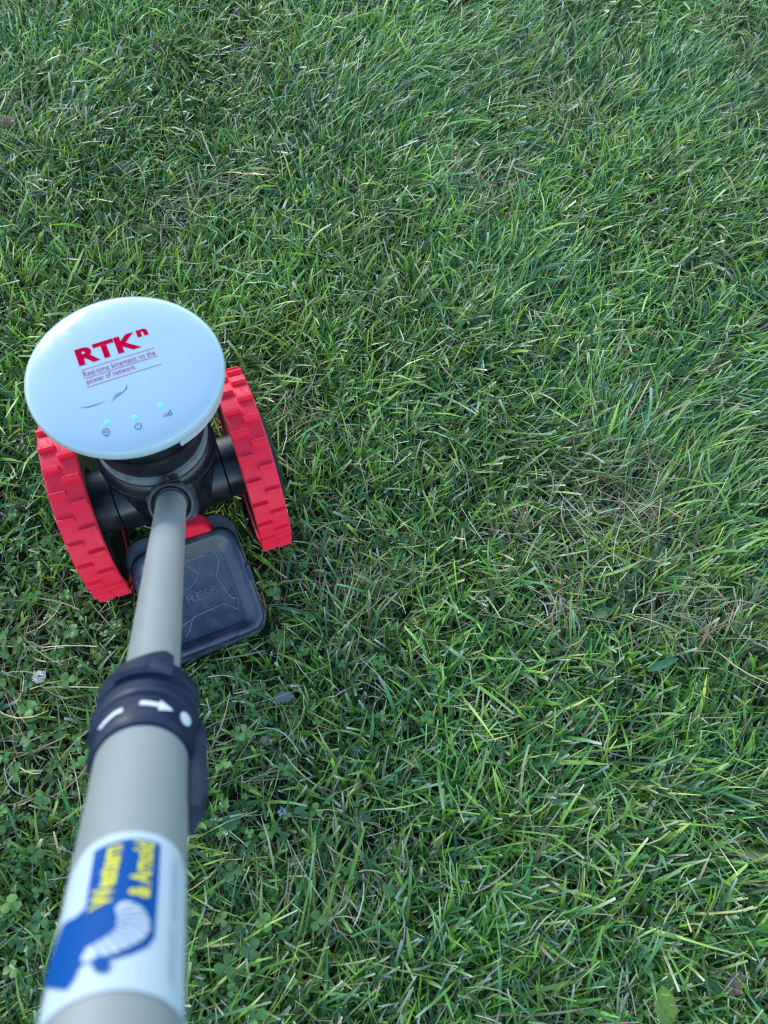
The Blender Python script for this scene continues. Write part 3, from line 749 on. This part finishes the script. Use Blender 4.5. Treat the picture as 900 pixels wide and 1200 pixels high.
# the points are written as a small node chain: a grid of vertices, those inside the lawn in view taken out
grid = ng.nodes.new('GeometryNodeMeshGrid'); grid.inputs['Size X'].default_value = 8.0; grid.inputs['Size Y'].default_value = 8.5
grid.inputs['Vertices X'].default_value = 17; grid.inputs['Vertices Y'].default_value = 18
mv = ng.nodes.new('GeometryNodeTransform'); mv.inputs['Translation'].default_value = (0, 1.0, -.0005)
ng.links.new(grid.outputs['Mesh'], mv.inputs['Geometry'])
pos = ng.nodes.new('GeometryNodeInputPosition'); last = None
for k in range(4):
    a, b_ = LAWN_POLY[k], LAWN_POLY[(k+1) % 4]
    nv = np.array([-(b_[1]-a[1]), (b_[0]-a[0])]); nv = nv / np.hypot(*nv)          # n.(p-a) <= 0 inside
    nrm = (nv[0], nv[1], 0.0)
    dt = ng.nodes.new('ShaderNodeVectorMath'); dt.operation = 'DOT_PRODUCT'; dt.inputs[1].default_value = nrm
    ng.links.new(pos.outputs[0], dt.inputs[0])
    cp = ng.nodes.new('FunctionNodeCompare'); cp.data_type = 'FLOAT'; cp.operation = 'LESS_THAN'
    ng.links.new(dt.outputs['Value'], cp.inputs[0]); cp.inputs[1].default_value = float(nv @ a[:2]) - .20
    if last is None: last = cp.outputs[0]
    else:
        an = ng.nodes.new('FunctionNodeBooleanMath'); an.operation = 'AND'; ng.links.new(last, an.inputs[0]); ng.links.new(cp.outputs[0], an.inputs[1]); last = an.outputs[0]
dl = ng.nodes.new('GeometryNodeDeleteGeometry'); dl.domain = 'POINT'
ng.links.new(mv.outputs[0], dl.inputs['Geometry']); ng.links.new(last, dl.inputs['Selection'])
ip = ng.nodes.new('GeometryNodeInstanceOnPoints'); ng.links.new(dl.outputs[0], ip.inputs['Points']); ng.links.new(gi.outputs[0], ip.inputs['Instance'])
ri = ng.nodes.new('FunctionNodeRandomValue'); ri.data_type = 'INT'
ri.inputs[4].default_value = 0; ri.inputs[5].default_value = 3
ml = ng.nodes.new('ShaderNodeMath'); ml.operation = 'MULTIPLY'; ml.inputs[1].default_value = math.pi / 2
ng.links.new(ri.outputs[2], ml.inputs[0])
cx_ = ng.nodes.new('ShaderNodeCombineXYZ'); ng.links.new(ml.outputs[0], cx_.inputs[2]); ng.links.new(cx_.outputs[0], ip.inputs['Rotation'])
ng.links.new(ip.outputs[0], go.inputs[0])
far.modifiers.new('repeat_patch', 'NODES').node_group = ng

# ------------------------------------------------------------------ single small things in the lawn
def lift_local(V, c): return V - np.array([c[0], c[1], 0])
def small(name, V, F, C, c, m, label, cat, group=None):
    o = obj(name, quads_mesh(name, lift_local(V, c), F, C), m); o.location = (c[0], c[1], 0)
    return tag(o, label, cat, group)
# clover leaves that stand clear of the sward
for (u, v, sz) in ((100, 895, .0115), (28, 838, .0115), (20, 752, .0125), (28, 765, .012), (35, 870, .011), (22, 905, .012), (8, 965, .011), (40, 1010, .0115), (48, 940, .011), (15, 1060, .0115), (36, 1095, .011), (262, 905, .0105), (268, 925, .0105), (300, 1108, .0115), (275, 1120, .012), (295, 1180, .012),
                   (265, 1030, .011), (450, 783, .0095), (472, 1040, .0095), (370, 1098, .0105), (310, 1072, .010), (285, 855, .010), (320, 700, .0105), (318, 690, .010), (355, 760, .0095), (88, 740, .0105), (64, 800, .0105)):
    c = at_z(u, v, .034)
    V_, F_, C_ = clover_at(c[0], c[1], sz * .86, .034)
    small('clover_leaf', V_, F_, C_, c, M['clover'], 'larger three part clover leaf standing clear above the grass blades', 'clover leaf', 'larger clover leaves standing clear of the grass')
# white clover flower head
def petals_ball(c, r, n, col, Lp, flat=.75):
    VV, FF, CC = [], [], []; off = 0
    for k in range(n):
        zf = 1 - 1.55 * (k + .5) / n; a = k * 2.39996
        d_ = np.array([math.sqrt(max(0, 1 - zf*zf)) * math.cos(a), math.sqrt(max(0, 1 - zf*zf)) * math.sin(a), zf])
        s_ = np.cross(d_, [.3, .1, 1]); s_ /= np.linalg.norm(s_)
        b0 = c + d_ * r * .45 * np.array([1, 1, flat]); b1 = c + d_ * (r + random.uniform(-.1, .2) * Lp) * np.array([1, 1, flat])
        w = Lp * .22; bend = np.array([0, 0, random.uniform(-.2, .5)]) * Lp * .5
        VV += [b0 - s_ * w * .5, b0 + s_ * w * .5, (b0 + b1) / 2 - s_ * w, (b0 + b1) / 2 + s_ * w, b1 - s_ * w * .35 + bend, b1 + s_ * w * .35 + bend]
        cc = np.array(col) * random.uniform(.75, 1.1); CC += [cc * .75] * 2 + [cc] * 4
        FF += [(off, off+1, off+3, off+2), (off+2, off+3, off+5, off+4)]; off += 6
    return np.array(VV), np.array(FF), np.array(CC)
def stem(c0, c1, w, col):
    VV, CC = [], []
    for t in (0, .33, .66, 1):
        p = c0 + (c1 - c0) * t + np.array([.004 * math.sin(t * 3), 0, 0])
        VV += [p - [w, 0, 0], p + [w, 0, 0]]; CC += [np.array(col)] * 2
    return np.array(VV), np.array([(0, 1, 3, 2), (2, 3, 5, 4), (4, 5, 7, 6)]), np.array(CC)
def flower(name, u, v, z, r, n, col, Lp, label, cat, stemcol=(.08, .16, .04), flat=.75):
    c = at_z(u, v, z); root = bpy.data.objects.new(name, None); COL.objects.link(root); root.location = (c[0], c[1], 0); root.empty_display_size = .01
    V_, F_, C_ = petals_ball(np.array([0, 0, z]), r, n, col, Lp, flat); obj('petals', quads_mesh('petals', V_, F_, C_), M['clover'], root)
    V_, F_, C_ = stem(np.array([.006, -.004, 0]), np.array([0, 0, z]), .0007, stemcol); obj('stem', quads_mesh('stem', V_, F_, C_), M['clover'], root)
    return tag(root, label, cat)
flower('clover_flower', 46, 793, .036, .0066, 46, (.72, .66, .66), .006, 'small round white clover flower head among clover leaves', 'flower')
flower('withered_flower', 9, 143, .035, .011, 50, (.34, .22, .15), .009, 'withered brown clover flower head in a thin patch of grass', 'flower', (.25, .22, .10))
flower('fallen_petals', 331, 951, .030, .0038, 9, (.50, .52, .68), .006, 'tiny pale lilac flower low in the clover', 'flower', flat=.5)
# broad and dead leaves
def broad_leaf(name, u, v, z, ang, L, W, tint, label, cat, wavy=.15, curl=.1, group=None, tilt=.15):
    c = at_z(u, v, z); K = 9; VV, CC, FF = [], [], []
    d_ = np.array([math.cos(ang), math.sin(ang), 0]); s_ = np.array([-math.sin(ang), math.cos(ang), 0])
    for i in range(K):
        t = i / (K - 1); w = W / 2 * max(.05, math.sin(min(1, t * .95 + .05) * math.pi) ** .6 * (1.0 - .25 * t)) * (1 + wavy * .5 * math.sin(t * 21))
        mid_ = d_ * L * (t - .5) + np.array([0, 0, z + L * tilt * (t - .5) - L * curl * (2 * t - 1) ** 2])
        for q in (-1, -.5, 0, .5, 1):
            VV.append(mid_ + s_ * w * q + np.array([0, 0, abs(q) * w * .30 + wavy * w * .25 * math.sin(t * 15 + q * 4)]))
            CC.append(np.array(tint) * (1.25 if q == 0 else random.uniform(.85, 1.12)))
    for i in range(K - 1):
        for j in range(4): a = i * 5 + j; FF.append((a, a + 1, a + 6, a + 5))
    o = obj(name, quads_mesh(name, np.array(VV), np.array(FF), np.array(CC)), M['clover']); o.location = (c[0], c[1], 0)
    return tag(o, label, cat, group)
broad_leaf('broad_leaf', 779, 1178, .036, math.radians(95), .030, .023, (.22, .30, .035), 'yellow green broad leaf with wavy edge under a wide grass blade', 'leaf', .3, .05)
broad_leaf('broad_leaf', 780, 1152, .030, math.radians(70), .022, .015, (.11, .22, .035), 'small bright green oval leaf beside the yellow green broad leaf', 'leaf')
broad_leaf('broad_leaf', 836, 1156, .028, math.radians(160), .026, .014, (.06, .15, .035), 'dull green oval weed leaf beside a brown dead leaf', 'leaf')
broad_leaf('dead_leaf', 862, 1152, .030, math.radians(50), .026, .017, (.24, .15, .09), 'dry brown curled leaf lying in the grass beside a weed', 'leaf', .4, .2)
broad_leaf('dead_leaf', 334, 817, .030, math.radians(15), .020, .013, (.17, .165, .15), 'small grey dead leaf lying on clover near the equipment box', 'leaf', .3, .1)
broad_leaf('dead_leaf', 312, 868, .026, math.radians(-20), .014, .009, (.30, .20, .13), 'small tan dead leaf fragment among clover stalks', 'leaf', .4, .2)
broad_leaf('broad_leaf', 94, 95, .040, math.radians(0), .026, .0065, (.085, .19, .07), 'pale green blunt grass leaf lying level above the sward', 'leaf', .05, .02)
broad_leaf('broad_leaf', 101, 113, .040, math.radians(-85), .022, .0065, (.085, .20, .09), 'pale green pointed leaf hanging below a level blunt leaf', 'leaf', .05, .02)
broad_leaf('broad_leaf', 127, 69, .038, math.radians(35), .032, .0095, (.13, .26, .06), 'wide light green pointed leaf with raised tip', 'leaf', .05, .08)
broad_leaf('broad_leaf', 272, 962, .030, math.radians(60), .024, .017, (.05, .15, .05), 'green lobed weed leaf among clover by the lilac flower', 'leaf', .5, .1)
broad_leaf('broad_leaf', 708, 718, .030, math.radians(20), .024, .013, (.12, .22, .06), 'pale green oval leaf in the thin strawy patch', 'leaf', .1, .05)
broad_leaf('broad_leaf', 778, 778, .036, math.radians(25), .036, .010, (.07, .19, .075), 'broad blue green grass leaf pointing out of the sward', 'leaf', .03, .05)
for (u0, v0, u1, v1, bow, lab) in ((630, 693, 642, 722, .002, 'straight whitish dry stalk lying across the thin patch'), (292, 849, 352, 885, .010, 'long bowed beige dry stalk lying over clover'), (452, 700, 545, 655, .006, 'long thin straw stalk crossing green blades'),
                              (560, 1180, 590, 1130, .006, 'curved dry stalk sticking up from grass'), (40, 935, 5, 900, .008, 'thin bowed pale stalk over clover leaves'), (850, 1175, 866, 1140, .003, 'thin pinkish dry stalk crossing the brown dead leaf'), (640, 1030, 680, 1000, .004, 'pale straw stalk with a bent tip'), (20, 790, 2, 786, .002, 'short pale stalk beside the white clover flower')):
    a = at_z(u0, v0, .036); e = at_z(u1, v1, .040); c = (a + e) / 2; VV, CC = [], []
    t_ = (e - a) / np.linalg.norm(e - a); s_ = np.array([-t_[1], t_[0], 0])
    for k in range(9):
        t = k / 8; p = a + (e - a) * t + s_ * bow * math.sin(t * 3.14) - c + np.array([0, 0, c[2] - .03 * (1 - t) ** 4])
        VV += [p - s_ * .00055, p + s_ * .00055 + np.array([0, 0, .0003])]; CC += [np.array([.50, .43, .30]) * random.uniform(.8, 1.1)] * 2
    o = obj('straw_stalk', quads_mesh('straw_stalk', np.array(VV), np.array([(2*k, 2*k+1, 2*k+3, 2*k+2) for k in range(8)]), np.array(CC)), M['straw']); o.location = (c[0], c[1], 0)
    tag(o, lab, 'straw')
